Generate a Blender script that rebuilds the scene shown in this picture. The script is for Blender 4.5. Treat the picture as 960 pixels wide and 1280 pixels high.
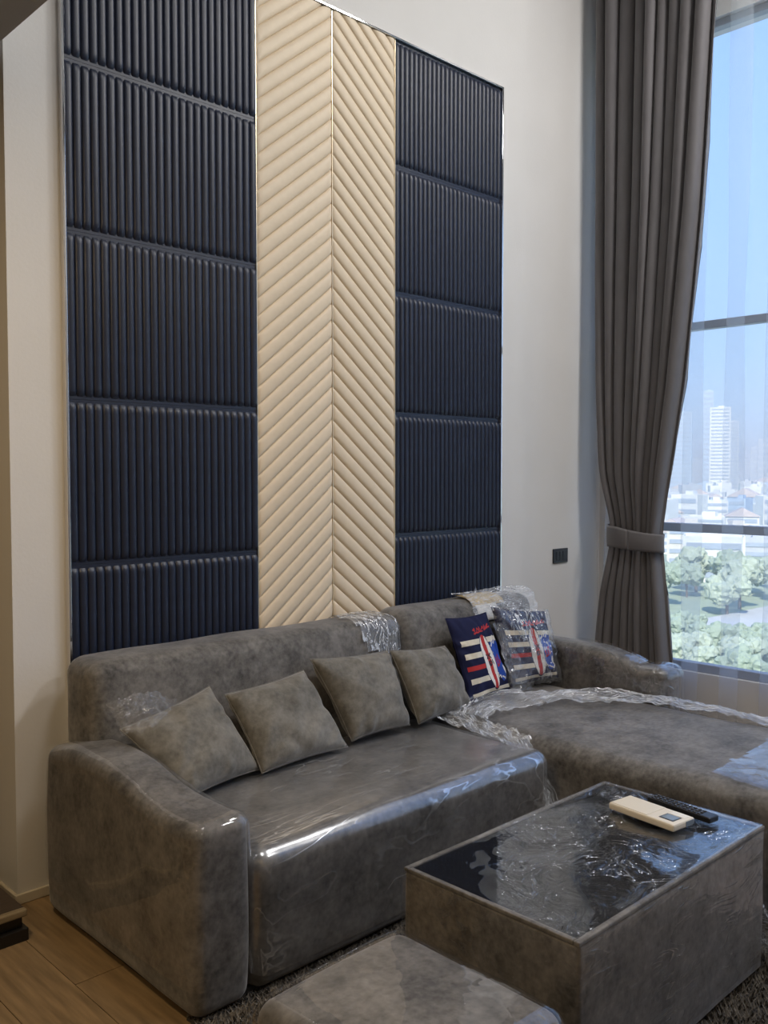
import bpy, bmesh, math, random
from math import sin, cos, pi, radians, atan, sqrt
from mathutils import Vector, noise, Matrix

for o in list(bpy.data.objects): bpy.data.objects.remove(o, do_unlink=True)
scene = bpy.context.scene
COL = scene.collection
random.seed(7)

# ------------------------------------------------------------------ camera
# X runs along the panelled wall, Y points into that wall, Z is up; camera stands at X = Y = 0
F_PX = 1133.0; TH = radians(45.9); CAM_H = 1.5; PITCH = atan(48 / F_PX)
cam_d = bpy.data.cameras.new('camera'); cam = bpy.data.objects.new('camera', cam_d); COL.objects.link(cam)
cam.location = (0, 0, CAM_H)
fwd = Vector((cos(TH) * cos(PITCH), sin(TH) * cos(PITCH), -sin(PITCH)))
cam.rotation_euler = fwd.to_track_quat('-Z', 'Y').to_euler()
cam_d.sensor_fit = 'VERTICAL'; cam_d.sensor_height = 24.0; cam_d.lens = F_PX / 1280 * 24.0
cam_d.clip_start = 0.05; cam_d.clip_end = 20000
scene.camera = cam

# ------------------------------------------------------------------ world, sun, lamps, exposure
vs = scene.view_settings
vs.view_transform = 'Standard'; vs.look = 'None'; vs.gamma = 1.0; vs.use_curve_mapping = False
vs.exposure = 0.38
world = bpy.data.worlds.new('sky'); scene.world = world; world.use_nodes = True
nt = world.node_tree; nt.nodes.clear()
wo = nt.nodes.new('ShaderNodeOutputWorld'); bg = nt.nodes.new('ShaderNodeBackground')
tc = nt.nodes.new('ShaderNodeTexCoord'); sp = nt.nodes.new('ShaderNodeSeparateXYZ'); cr = nt.nodes.new('ShaderNodeValToRGB')
nt.links.new(tc.outputs['Generated'], sp.inputs[0]); nt.links.new(sp.outputs['Z'], cr.inputs[0])
nt.links.new(cr.outputs[0], bg.inputs[0]); nt.links.new(bg.outputs[0], wo.inputs[0])
e = cr.color_ramp.elements
e[0].position = 0.0; e[0].color = (0.55, 0.72, 0.98, 1)
e[1].position = 1.0; e[1].color = (0.16, 0.34, 0.80, 1)
m_ = e.new(0.12); m_.color = (0.40, 0.63, 1.02, 1)
m_ = e.new(0.45); m_.color = (0.29, 0.51, 1.02, 1)
bg.inputs['Strength'].default_value = 1.06

sun_d = bpy.data.lights.new('sun', 'SUN'); sun = bpy.data.objects.new('sun', sun_d); COL.objects.link(sun)
sun_d.energy = 4.6; sun_d.color = (1.0, 0.95, 0.86); sun_d.angle = 0.01
sun.rotation_euler = Vector((0.72, 0.42, -0.75)).to_track_quat('-Z', 'Y').to_euler()

def area(name, loc, size, power, col, aim=(0, 0, -1), sy=None, shape='RECTANGLE', spread=pi):
    d = bpy.data.lights.new(name, 'AREA'); d.shape = shape; d.size = size; d.size_y = sy or size
    d.energy = power; d.color = col; d.spread = spread
    o = bpy.data.objects.new(name, d); COL.objects.link(o); o.location = loc
    o.rotation_euler = Vector(aim).to_track_quat('-Z', 'Y').to_euler()
    return o
# window opening: portal so that the sky light through it is sampled well
po = area('window_portal', (5.02, 0.7, 2.21), 4.6, 1, (1, 1, 1), aim=(-1, 0, 0), sy=3.7); po.data.cycles.is_portal = True
# unseen fill lights added high in the room, plus downlights under the mezzanine
area('hall_fill', (4.25, 1.0, 4.80), 0.7, 63, (1.0, 0.975, 0.955), aim=(-.35, .25, -1))  # this and the next are added to back up the window light
area('hall_fill', (4.25, -0.8, 4.80), 0.7, 63, (1.0, 0.975, 0.955), aim=(-.35, .35, -1))
area('hall_fill', (2.0, 0.8, 4.80), 0.7, 28, (1.0, 0.96, 0.92))
for (lx, ly, lp) in ((0.25, 1.9, 17), (-1.5, 1.9, 13), (-0.6, 0.2, 4), (0.3, -1.2, 4)):
    area('downlight', (lx, ly, 2.885), 0.11, lp, (1.0, 0.74, 0.43), shape='DISK')

# ------------------------------------------------------------------ materials
def mat(name): 
    m = bpy.data.materials.new(name); m.use_nodes = True
    return m, m.node_tree, m.node_tree.nodes['Principled BSDF']
def simple(name, col, rough=0.6, metal=0.0, spec=0.5, noise_amt=0.0, noise_scale=8.0, bump=0.0, bump_scale=60.0, sheen=0.0, stretch=(1, 1, 1), coat=0.0):
    m, t, b = mat(name); N = t.nodes; L = t.links
    b.inputs['Base Color'].default_value = (*col, 1); b.inputs['Roughness'].default_value = rough
    b.inputs['Metallic'].default_value = metal; b.inputs['Specular IOR Level'].default_value = spec
    b.inputs['Sheen Weight'].default_value = sheen; b.inputs['Coat Weight'].default_value = coat
    c = N.new('ShaderNodeTexCoord'); mp = N.new('ShaderNodeMapping'); mp.inputs['Scale'].default_value = stretch
    L.new(c.outputs['Object'], mp.inputs[0])
    n = N.new('ShaderNodeTexNoise'); n.inputs['Scale'].default_value = noise_scale; n.inputs['Detail'].default_value = 5
    L.new(mp.outputs[0], n.inputs['Vector'])
    r = N.new('ShaderNodeValToRGB')
    k = noise_amt
    r.color_ramp.elements[0].position = 0.3; r.color_ramp.elements[1].position = 0.7
    r.color_ramp.elements[0].color = (*[x * (1 - k) for x in col], 1); r.color_ramp.elements[1].color = (*[min(1, x * (1 + k)) for x in col], 1)
    L.new(n.outputs['Fac'], r.inputs[0]); L.new(r.outputs[0], b.inputs['Base Color'])
    if bump:
        n2 = N.new('ShaderNodeTexNoise'); n2.inputs['Scale'].default_value = bump_scale; n2.inputs['Detail'].default_value = 4
        L.new(mp.outputs[0], n2.inputs['Vector'])
        bp = N.new('ShaderNodeBump'); bp.inputs['Strength'].default_value = bump; bp.inputs['Distance'].default_value = 0.01
        L.new(n2.outputs['Fac'], bp.inputs['Height']); L.new(bp.outputs[0], b.inputs['Normal'])
    return m

def suede(name, dark, light):
    m, t, b = mat(name); N = t.nodes; L = t.links
    c = N.new('ShaderNodeTexCoord')
    n1 = N.new('ShaderNodeTexNoise'); n1.inputs['Scale'].default_value = 8.0; n1.inputs['Detail'].default_value = 9; n1.inputs['Roughness'].default_value = 0.72
    n2 = N.new('ShaderNodeTexNoise'); n2.inputs['Scale'].default_value = 55.0; n2.inputs['Detail'].default_value = 6
    ge = N.new('ShaderNodeNewGeometry')
    L.new(ge.outputs['Position'], n1.inputs['Vector']); L.new(ge.outputs['Position'], n2.inputs['Vector'])
    ad = N.new('ShaderNodeMath'); ad.operation = 'MULTIPLY_ADD'; ad.inputs[1].default_value = 0.35
    L.new(n2.outputs['Fac'], ad.inputs[0]); L.new(n1.outputs['Fac'], ad.inputs[2])
    r = N.new('ShaderNodeValToRGB'); r.color_ramp.elements[0].position = 0.48; r.color_ramp.elements[1].position = 0.88
    r.color_ramp.elements[0].color = (*dark, 1); r.color_ramp.elements[1].color = (*light, 1)
    L.new(ad.outputs[0], r.inputs[0]); L.new(r.outputs[0], b.inputs['Base Color'])
    b.inputs['Roughness'].default_value = 0.72; b.inputs['Specular IOR Level'].default_value = 0.25
    b.inputs['Sheen Weight'].default_value = 0.35; b.inputs['Sheen Roughness'].default_value = 0.4
    bp = N.new('ShaderNodeBump'); bp.inputs['Strength'].default_value = 0.25; bp.inputs['Distance'].default_value = 0.004
    L.new(n2.outputs['Fac'], bp.inputs['Height']); L.new(bp.outputs[0], b.inputs['Normal'])
    return m

def film(name, base=0.05, crease=0.30, scale=(3, 3, 3), rough=0.07, bump=0.35, haze=0.0, dist=1.5, uv=False, patch=(0.45, 0.65), width=0.022):
    """thin clear plastic wrap: transparent sheet, mirror-like reflection, whitish creases"""
    m = bpy.data.materials.new(name); m.use_nodes = True
    t = m.node_tree; N = t.nodes; L = t.links; N.clear()
    out = N.new('ShaderNodeOutputMaterial'); mix = N.new('ShaderNodeMixShader')
    tr = N.new('ShaderNodeBsdfTransparent'); gl = N.new('ShaderNodeBsdfGlossy'); gl.inputs['Roughness'].default_value = rough
    gl.inputs['Color'].default_value = (0.95, 0.97, 1.0, 1)
    ge = N.new('ShaderNodeNewGeometry'); mp = N.new('ShaderNodeMapping'); mp.inputs['Scale'].default_value = scale
    uvn = N.new('ShaderNodeUVMap')
    L.new(uvn.outputs[0] if uv else ge.outputs['Position'], mp.inputs[0])
    n1 = N.new('ShaderNodeTexNoise'); n1.inputs['Scale'].default_value = 3.0; n1.inputs['Detail'].default_value = 3; n1.inputs['Distortion'].default_value = dist
    L.new(mp.outputs[0], n1.inputs['Vector'])
    s = N.new('ShaderNodeMath'); s.operation = 'SUBTRACT'; s.inputs[1].default_value = 0.5; L.new(n1.outputs['Fac'], s.inputs[0])
    a = N.new('ShaderNodeMath'); a.operation = 'ABSOLUTE'; L.new(s.outputs[0], a.inputs[0])
    rg = N.new('ShaderNodeMapRange'); rg.inputs['From Min'].default_value = 0.0; rg.inputs['From Max'].default_value = width
    rg.inputs['To Min'].default_value = 1.0; rg.inputs['To Max'].default_value = 0.0; L.new(a.outputs[0], rg.inputs['Value'])
    # creases come in patches
    n3 = N.new('ShaderNodeTexNoise'); n3.inputs['Scale'].default_value = 4.5; n3.inputs['Detail'].default_value = 2; L.new(ge.outputs['Position'], n3.inputs['Vector'])
    pm = N.new('ShaderNodeMapRange'); pm.inputs['From Min'].default_value = patch[0]; pm.inputs['From Max'].default_value = patch[1]; L.new(n3.outputs['Fac'], pm.inputs['Value'])
    cm = N.new('ShaderNodeMath'); cm.operation = 'MULTIPLY'; L.new(rg.outputs[0], cm.inputs[0]); L.new(pm.outputs[0], cm.inputs[1])
    hsum = N.new('ShaderNodeMath'); hsum.operation = 'MULTIPLY_ADD'; hsum.inputs[1].default_value = 0.6
    L.new(cm.outputs[0], hsum.inputs[0]); L.new(n1.outputs['Fac'], hsum.inputs[2])
    bp = N.new('ShaderNodeBump'); bp.inputs['Strength'].default_value = bump; bp.inputs['Distance'].default_value = 0.02
    L.new(hsum.outputs[0], bp.inputs['Height']); L.new(bp.outputs[0], gl.inputs['Normal'])
    lw = N.new('ShaderNodeLayerWeight'); lw.inputs['Blend'].default_value = 0.5; L.new(bp.outputs[0], lw.inputs['Normal'])
    pw = N.new('ShaderNodeMath'); pw.operation = 'POWER'; pw.inputs[1].default_value = 4.0; L.new(lw.outputs['Facing'], pw.inputs[0])
    f1 = N.new('ShaderNodeMath'); f1.operation = 'MULTIPLY_ADD'; f1.inputs[1].default_value = 0.75; f1.inputs[2].default_value = base; L.new(pw.outputs[0], f1.inputs[0])
    f2 = N.new('ShaderNodeMath'); f2.operation = 'MULTIPLY_ADD'; f2.inputs[1].default_value = crease; L.new(cm.outputs[0], f2.inputs[0]); L.new(f1.outputs[0], f2.inputs[2]); f2.use_clamp = True
    L.new(f2.outputs[0], mix.inputs['Fac']); L.new(tr.outputs[0], mix.inputs[1]); L.new(gl.outputs[0], mix.inputs[2])
    last = mix
    if haze:
        df = N.new('ShaderNodeBsdfDiffuse'); df.inputs['Color'].default_value = (0.85, 0.88, 0.92, 1)
        mh = N.new('ShaderNodeMixShader'); hz = N.new('ShaderNodeMath'); hz.operation = 'MULTIPLY_ADD'; hz.inputs[1].default_value = haze * 2.5; hz.inputs[2].default_value = haze * 0.3
        L.new(cm.outputs[0], hz.inputs[0]); hz.use_clamp = True
        L.new(hz.outputs[0], mh.inputs['Fac']); L.new(mix.outputs[0], mh.inputs[1]); L.new(df.outputs[0], mh.inputs[2]); last = mh
    L.new(last.outputs[0], out.inputs[0])
    return m

def sheer_mat(name, fac, col):
    m = bpy.data.materials.new(name); m.use_nodes = True
    t = m.node_tree; N = t.nodes; L = t.links; N.clear()
    out = N.new('ShaderNodeOutputMaterial'); mix = N.new('ShaderNodeMixShader'); mix.inputs['Fac'].default_value = fac
    tr = N.new('ShaderNodeBsdfTransparent'); td = N.new('ShaderNodeBsdfTranslucent'); df = N.new('ShaderNodeBsdfDiffuse')
    td.inputs['Color'].default_value = (*col, 1); df.inputs['Color'].default_value = (*col, 1)
    m2 = N.new('ShaderNodeMixShader'); m2.inputs['Fac'].default_value = 0.35
    L.new(td.outputs[0], m2.inputs[1]); L.new(df.outputs[0], m2.inputs[2])
    L.new(tr.outputs[0], mix.inputs[1]); L.new(m2.outputs[0], mix.inputs[2]); L.new(mix.outputs[0], out.inputs[0])
    return m
def glass_mat(name):
    m = bpy.data.materials.new(name); m.use_nodes = True
    t = m.node_tree; N = t.nodes; L = t.links; N.clear()
    out = N.new('ShaderNodeOutputMaterial'); mix = N.new('ShaderNodeMixShader')
    tr = N.new('ShaderNodeBsdfTransparent'); tr.inputs['Color'].default_value = (0.93, 0.97, 1.0, 1)
    gl = N.new('ShaderNodeBsdfGlossy'); gl.inputs['Roughness'].default_value = 0.0
    lw = N.new('ShaderNodeLayerWeight'); lw.inputs['Blend'].default_value = 0.5
    pw = N.new('ShaderNodeMath'); pw.operation = 'POWER'; pw.inputs[1].default_value = 4.0; L.new(lw.outputs['Facing'], pw.inputs[0])
    f1 = N.new('ShaderNodeMath'); f1.operation = 'MULTIPLY_ADD'; f1.inputs[1].default_value = 0.6; f1.inputs[2].default_value = 0.05; L.new(pw.outputs[0], f1.inputs[0])
    L.new(f1.outputs[0], mix.inputs['Fac']); L.new(tr.outputs[0], mix.inputs[1]); L.new(gl.outputs[0], mix.inputs[2]); L.new(mix.outputs[0], out.inputs[0])
    return m

M = {}
M['wall'] = simple('wall_paint', (0.63, 0.615, 0.595), 0.85, spec=0.2, noise_amt=0.02, noise_scale=3, bump=0.05, bump_scale=90)
M['wall_dark'] = simple('taupe_low_bounce', (0.30, 0.27, 0.24), 0.8, spec=0.2, noise_amt=0.03)  # set dark to cut the light bounced back by these walls
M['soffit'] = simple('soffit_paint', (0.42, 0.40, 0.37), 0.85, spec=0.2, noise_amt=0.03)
M['skirting'] = simple('skirting_paint', (0.52, 0.47, 0.38), 0.5, noise_amt=0.05)
M['navy'] = simple('navy_upholstery', (0.011, 0.016, 0.035), 0.42, spec=0.48, noise_amt=0.12, noise_scale=40, bump=0.06, bump_scale=400)
M['cream'] = simple('cream_upholstery', (0.71, 0.59, 0.435), 0.5, spec=0.35, noise_amt=0.03, noise_scale=30, bump=0.05, bump_scale=400)
M['mirror'] = simple('polished_steel', (0.85, 0.86, 0.88), 0.05, metal=1.0)
M['brass'] = simple('pale_brass', (0.92, 0.80, 0.58), 0.3, metal=1.0)
M['suede'] = suede('grey_suede', (0.044, 0.042, 0.041), (0.215, 0.204, 0.194))
M['cushion'] = suede('grey_suede_cushion', (0.095, 0.089, 0.077), (0.235, 0.221, 0.195))
M['plinth'] = simple('black_plinth', (0.008, 0.008, 0.008), 0.6)
M['film'] = film('plastic_film', 0.05, 0.30, (1.2, 4, 4))
M['film_seat'] = film('plastic_film_stretched', 0.17, 0.6, (1.0, 7, 2), rough=0.22, bump=0.08, dist=0.6, haze=0.05)
M['film_table'] = film('plastic_film_creased', 0.02, 0.9, (2.6, 2.6, 2.6), rough=0.14, bump=0.45, dist=2.6, patch=(.38, .58), haze=0.05, width=.012)
M['film_loose'] = film('plastic_film_crumpled', 0.06, 0.85, (2.2, 8, 1), rough=0.16, bump=0.6, haze=0.26, dist=1.2, uv=True, patch=(.25, .5), width=.045)
M['film_back'] = film('plastic_film_streaked', 0.05, 0.8, (11, 3, 5), rough=0.14, bump=0.4, haze=0.22, dist=0.8, patch=(.2, .45), width=.04)
M['film_bag'] = film('plastic_film_bag', 0.06, 0.7, (4, 1.5, 1), rough=0.12, bump=0.5, haze=0.16, dist=1.0, uv=True, patch=(.40, .58), width=.035)
M['film_dark'] = film('plastic_film_crinkled', 0.04, 0.7, (3, 6, 1), rough=0.12, bump=0.6, dist=2.0, uv=True, haze=0.08, patch=(.3, .5))
M['film_smooth'] = film('plastic_film_smooth', 0.055, 0.12, (1.2, 1.2, 1.2), rough=0.04, bump=0.06)
M['film_thin'] = film('plastic_film_thin', 0.012, 0.05, (1.2, 1.2, 1.2), rough=0.04, bump=0.06)
M['blackglass'] = simple('black_glass', (0.006, 0.006, 0.007), 0.05, spec=0.25)
M['drape'] = simple('grey_blackout_fabric', (0.125, 0.118, 0.122), 0.65, spec=0.3, noise_amt=0.08, noise_scale=25, bump=0.08, bump_scale=500, sheen=0.2, stretch=(1, 1, 0.3))
M['sheer'] = sheer_mat('white_sheer', 0.15, (0.88, 0.92, 0.98))
M['frame'] = simple('window_frame_hazed', (0.24, 0.26, 0.31), 0.4, spec=0.5)  # grey lifted towards blue, the sheer's haze put into the colour
M['glass'] = glass_mat('clear_glass')
M['switch'] = simple('dark_switch_plastic', (0.022, 0.022, 0.028), 0.35)
M['white_plastic'] = simple('cream_plastic', (0.72, 0.66, 0.55), 0.35)
M['black_plastic'] = simple('black_plastic', (0.012, 0.012, 0.014), 0.35)
M['lcd'] = simple('lcd_grey', (0.20, 0.24, 0.27), 0.15)
M['paper'] = simple('white_paper', (0.75, 0.73, 0.68), 0.7)
M['kraft'] = simple('tan_paper', (0.50, 0.38, 0.19), 0.7, noise_amt=0.25, noise_scale=60)
M['darkwood'] = simple('dark_wood', (0.045, 0.030, 0.020), 0.4, noise_amt=0.3, noise_scale=10, stretch=(1, 12, 12))
M['nosing'] = simple('tan_wood_nosing', (0.22, 0.17, 0.10), 0.4, noise_amt=0.2, noise_scale=10, stretch=(1, 12, 12))
M['blackwood'] = simple('black_wood', (0.010, 0.009, 0.009), 0.35)
M['pile'] = simple('rug_pile', (0.115, 0.100, 0.082), 0.9, noise_amt=0.55, noise_scale=60)
M['pile2'] = simple('rug_backing', (0.035, 0.030, 0.025), 0.95, noise_amt=0.4, noise_scale=60)
M['joint'] = simple('floor_joint', (0.02, 0.015, 0.01), 0.8)
PL = [simple('oak_laminate', c, 0.38, spec=0.4, noise_amt=0.28, noise_scale=5, stretch=(9, 0.8, 1), bump=0.03, bump_scale=30) for c in ((0.235, 0.160, 0.086), (0.215, 0.146, 0.077), (0.255, 0.174, 0.094))]

# ------------------------------------------------------------------ helpers
def link(name, me, m=None, parent=None, smooth=False):
    o = bpy.data.objects.new(name, me); COL.objects.link(o)
    if m is not None and not me.materials: me.materials.append(m)
    if smooth:
        for p in me.polygons: p.use_smooth = True
    if parent is not None: o.parent = parent
    return o
def pyd(name, vs_, fs, m, parent=None, smooth=False):
    me = bpy.data.meshes.new(name); me.from_pydata([tuple(v) for v in vs_], [], fs); me.validate(); me.update()
    return link(name, me, m, parent, smooth)
def from_bm(name, bm, m, parent=None, smooth=False):
    bmesh.ops.recalc_face_normals(bm, faces=bm.faces)
    me = bpy.data.meshes.new(name); bm.to_mesh(me); bm.free()
    return link(name, me, m, parent, smooth)
def empty(name, loc, label=None, cat=None, group=None):
    o = bpy.data.objects.new(name, None); COL.objects.link(o); o.location = loc; o.empty_display_size = 0.1
    if label: o['label'] = label
    if cat: o['category'] = cat
    if group: o['group'] = group
    return o
def tag(o, label, cat, group=None, kind=None):
    o['label'] = label; o['category'] = cat
    if group: o['group'] = group
    if kind: o['kind'] = kind
    return o
def structure(o, label=None):
    o['kind'] = 'structure'
    if label: o['label'] = label
    return o
def add_box(bm, a, b, bev=0.0):
    x0, y0, z0 = a; x1, y1, z1 = b
    v = [bm.verts.new(p) for p in ((x0, y0, z0), (x1, y0, z0), (x1, y1, z0), (x0, y1, z0), (x0, y0, z1), (x1, y0, z1), (x1, y1, z1), (x0, y1, z1))]
    fs = [bm.faces.new([v[i] for i in q]) for q in ((3, 2, 1, 0), (4, 5, 6, 7), (0, 1, 5, 4), (1, 2, 6, 5), (2, 3, 7, 6), (3, 0, 4, 7))]
    if bev:
        es = list({e_ for f in fs for e_ in f.edges})
        bmesh.ops.bevel(bm, geom=es, offset=bev, segments=2, affect='EDGES', profile=0.5)
def box(name, a, b, m, parent=None, bev=0.0, off=(0, 0, 0)):
    bm = bmesh.new(); add_box(bm, [a[i] - off[i] for i in range(3)], [b[i] - off[i] for i in range(3)], bev)
    return from_bm(name, bm, m, parent)
def nz(p, s=1.0, seed=0.0):
    return noise.noise(Vector((p[0] * s + seed, p[1] * s + seed * 1.7, p[2] * s - seed)))
def axis_pts(lo, hi, r, step):
    L = [lo, lo + r * 0.18, lo + r * 0.42, lo + r * 0.7]
    a, b = lo + r, hi - r
    n = max(1, int(round((b - a) / step)))
    L += [a + (b - a) * i / n for i in range(n + 1)]
    L += [hi - r * 0.7, hi - r * 0.42, hi - r * 0.18, hi]
    return L
def softmesh(lo, hi, r, step, deform=None, keep=None):
    """rounded box with an even grid; deform(p, n) moves points, keep(p) drops faces"""
    ax = [axis_pts(lo[i], hi[i], r, step) for i in range(3)]
    idx = {}; V = []; Fs = []
    def vid(i, j, k):
        key = (i, j, k)
        if key not in idx:
            p = Vector((ax[0][i], ax[1][j], ax[2][k]))
            q = Vector([min(max(p[c], lo[c] + r), hi[c] - r) for c in range(3)])
            d = p - q
            n = d.normalized() if d.length > 1e-9 else Vector((0, 0, 1))
            p2 = q + n * r
            if deform: p2 = deform(p2, n)
            idx[key] = len(V); V.append(p2)
        return idx[key]
    nx, ny, nz_ = [len(a) - 1 for a in ax]
    def quad(a, b, c, d):
        f = (vid(*a), vid(*b), vid(*c), vid(*d))
        if keep:
            ctr = sum((V[i] for i in f), Vector()) / 4
            if not keep(ctr): return
        Fs.append(f)
    for i in range(nx):
        for j in range(ny):
            quad((i, j, 0), (i, j + 1, 0), (i + 1, j + 1, 0), (i + 1, j, 0))
            quad((i, j, nz_), (i + 1, j, nz_), (i + 1, j + 1, nz_), (i, j + 1, nz_))
    for i in range(nx):
        for k in range(nz_):
            quad((i, 0, k), (i + 1, 0, k), (i + 1, 0, k + 1), (i, 0, k + 1))
            quad((i, ny, k), (i, ny, k + 1), (i + 1, ny, k + 1), (i + 1, ny, k))
    for j in range(ny):
        for k in range(nz_):
            quad((0, j, k), (0, j, k + 1), (0, j + 1, k + 1), (0, j + 1, k))
            quad((nx, j, k), (nx, j + 1, k), (nx, j + 1, k + 1), (nx, j, k + 1))
    return V, Fs
def soft(name, lo, hi, r, step, m, parent, deform=None, keep=None, off=(0, 0, 0)):
    V, Fs = softmesh(lo, hi, r, step, deform, keep)
    used = sorted({i for f in Fs for i in f}); mp = {i: n for n, i in enumerate(used)}
    o_ = Vector(off)
    return pyd(name, [V[i] - o_ for i in used], [tuple(mp[i] for i in f) for f in Fs], m, parent, True)
def grid_sheet(name, fn, nu, nv, m, parent, keep=None, smooth=True):
    V = [fn(i / nu, j / nv) for j in range(nv + 1) for i in range(nu + 1)]
    Fs = []
    for j in range(nv):
        for i in range(nu):
            if keep and not keep((i + .5) / nu, (j + .5) / nv): continue
            a = j * (nu + 1) + i; Fs.append((a, a + 1, a + nu + 2, a + nu + 1))
    o = pyd(name, V, Fs, m, parent, smooth)
    uvl = o.data.uv_layers.new(name='UVMap'); W_ = nu + 1
    for lp in o.data.loops: uvl.data[lp.index].uv = ((lp.vertex_index % W_) / nu, (lp.vertex_index // W_) / nv)
    return o
def sstep(a, b, x):
    t = min(1, max(0, (x - a) / (b - a))); return t * t * (3 - 2 * t)
def crumple(p, s, amt, seed=0.0):
    """creased displacement: ridged noise in three scales"""
    v = 0; a = 1.0
    for k in range(4):
        v += a * (1 - 2.6 * abs(nz(p, s, seed + k * 3.1))); a *= 0.55; s *= 2.1
    return v * amt * 0.5

# ------------------------------------------------------------------ the room
WY = 3.115            # face of the panelled wall
RY = 3.155            # recessed wall strip towards the window
WX = 4.95             # inner face of the window wall
YF = -1.9; XL = -3.2; ZC = 4.85
fl = empty('floor', (0, 0, 0)); structure(fl)
box('subfloor', (XL, YF, -0.2), (5.2, 5.6, -0.004), M['joint'], fl)
def plank_mesh(l, w, m):
    bm = bmesh.new(); add_box(bm, (0, 0, -0.012), (w - 0.0025, l - 0.0025, 0.0)); 
    bmesh.ops.recalc_face_normals(bm, faces=bm.faces)
    me = bpy.data.meshes.new('plank'); bm.to_mesh(me); bm.free(); me.materials.append(m); return me
PW, PLN = 0.19, 1.22
pm = [plank_mesh(PLN, PW, m) for m in PL]
xi = 0; x = 0.40
while x < 4.95:
    y = -0.5 - (xi * 0.47 % PLN)
    while y < 3.1:
        if y > -2:
            o = link('plank', random.choice(pm), None, fl); o.location = (x, y, 0)
        y += PLN
    x += PW; xi += 1
box('plank_field', (XL, YF, -0.012), (0.3975, 5.6, 0), PL[0], fl)
structure(box('wall_back', (1.24, WY, 0), (4.112, WY + 0.5, ZC), M['wall']))
structure(box('wall_recess', (4.112, RY, 0), (5.25, RY + 0.4, ZC), M['wall']))
structure(box('wall_return', (1.24, WY + 0.5, 0), (1.44, 5.6, ZC), M['wall']))
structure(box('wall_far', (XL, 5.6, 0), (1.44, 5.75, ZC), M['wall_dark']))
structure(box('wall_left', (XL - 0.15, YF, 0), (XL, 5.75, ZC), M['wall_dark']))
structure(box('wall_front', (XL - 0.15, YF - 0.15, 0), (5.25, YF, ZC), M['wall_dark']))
structure(box('ceiling', (XL - 0.15, YF - 0.15, ZC), (5.25, 5.75, ZC + 0.2), M['wall']))
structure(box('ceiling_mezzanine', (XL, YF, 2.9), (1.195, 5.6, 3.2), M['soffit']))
# window wall with an opening
WZ0, WZ1, WYA, WYB = 0.34, 4.055, -1.6, 2.98
ww = empty('wall_right', (WX, 0.6, 0)); structure(ww)
box('wall_below_window', (WX, YF, 0), (WX + 0.22, RY, WZ0), M['wall'], ww, off=(WX, .6, 0))
box('wall_above_window', (WX, YF, WZ1), (WX + 0.22, RY, ZC), M['wall'], ww, off=(WX, .6, 0))
box('wall_jamb', (WX, WYB, WZ0), (WX + 0.22, RY, WZ1), M['wall'], ww, off=(WX, .6, 0))
box('wall_jamb', (WX, YF, WZ0), (WX + 0.22, WYA, WZ1), M['wall'], ww, off=(WX, .6, 0))
win = empty('window_1', (WX + 0.05, 0.7, WZ0)); structure(win)
wo_ = (WX + 0.05, 0.7, WZ0); fx0, fx1 = WX + 0.03, WX + 0.09
for (za, zb, nm) in ((WZ0, 0.39, 'sill_frame'), (1.157, 1.207, 'transom'), (2.332, 2.378, 'transom'), (4.015, WZ1, 'head_frame')):
    box(nm, (fx0, WYA, za), (fx1, WYB, zb), M['frame'], win, 0.004, wo_)
ys = [WYB, 1.62, 0.2, WYA + 0.05]
for y in ys: box('mullion', (fx0 - 0.004, y - 0.05, WZ0 + .001), (fx1 + .004, y, WZ1 - .001), M['frame'], win, 0.004, wo_)
for k in range(3):
    for (za, zb) in ((0.39, 1.157), (1.207, 2.332), (2.378, 4.015)):
        pyd('pane', [Vector((WX + 0.06, yy, zz)) - Vector(wo_) for yy, zz in ((ys[k + 1], za), (ys[k] - .05, za), (ys[k] - .05, zb), (ys[k + 1], zb))], [(0, 1, 2, 3)], M['glass'], win)
# skirting
structure(box('baseboard_back', (1.228, WY - 0.012, 0), (4.11, WY, 0.036), M['skirting'], None, 0.003))
structure(box('baseboard_return', (1.228, WY, 0), (1.24, 5.6, 0.036), M['skirting'], None, 0.003))
structure(box('baseboard_recess', (4.112, RY - 0.012, 0), (WX, RY, 0.036), M['skirting'], None, 0.003))

# ------------------------------------------------------------------ upholstered wall panels
PX = [1.44, 2.265, 2.680, 3.073, 3.870]
ZR = [0.0, 0.575, 1.17, 1.765, 2.36, 2.957, 3.545]
NCH = 25
def channel_mesh(w, h, d):
    """one padded flute, rounded at both ends; lies in XZ, bulges to -Y"""
    st = [(0.0, 0.10, .70), (0.007, 0.55, .90), (0.016, 0.90, 1), (0.03, 1, 1), (h - 0.03, 1, 1), (h - 0.016, .90, 1), (h - 0.007, .55, .90), (h, .10, .70)]
    n = 6; V = []; Fs = []
    for z, kd, kw in st:
        for i in range(n + 1):
            a = pi * i / n
            V.append((-cos(a) * w / 2 * kw, -(sin(a) ** 0.75) * d * kd, z))
    for s in range(len(st) - 1):
        for i in range(n):
            a = s * (n + 1) + i; Fs.append((a, a + 1, a + n + 2, a + n + 1))
    me = bpy.data.meshes.new('channel'); me.from_pydata(V, [], Fs); me.update(); me.materials.append(M['navy'])
    for p in me.polygons: p.use_smooth = True
    return me
pos_word = ['lowest', 'second from the bottom', 'third from the bottom', 'fourth from the bottom', 'fifth from the bottom', 'topmost']
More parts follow.
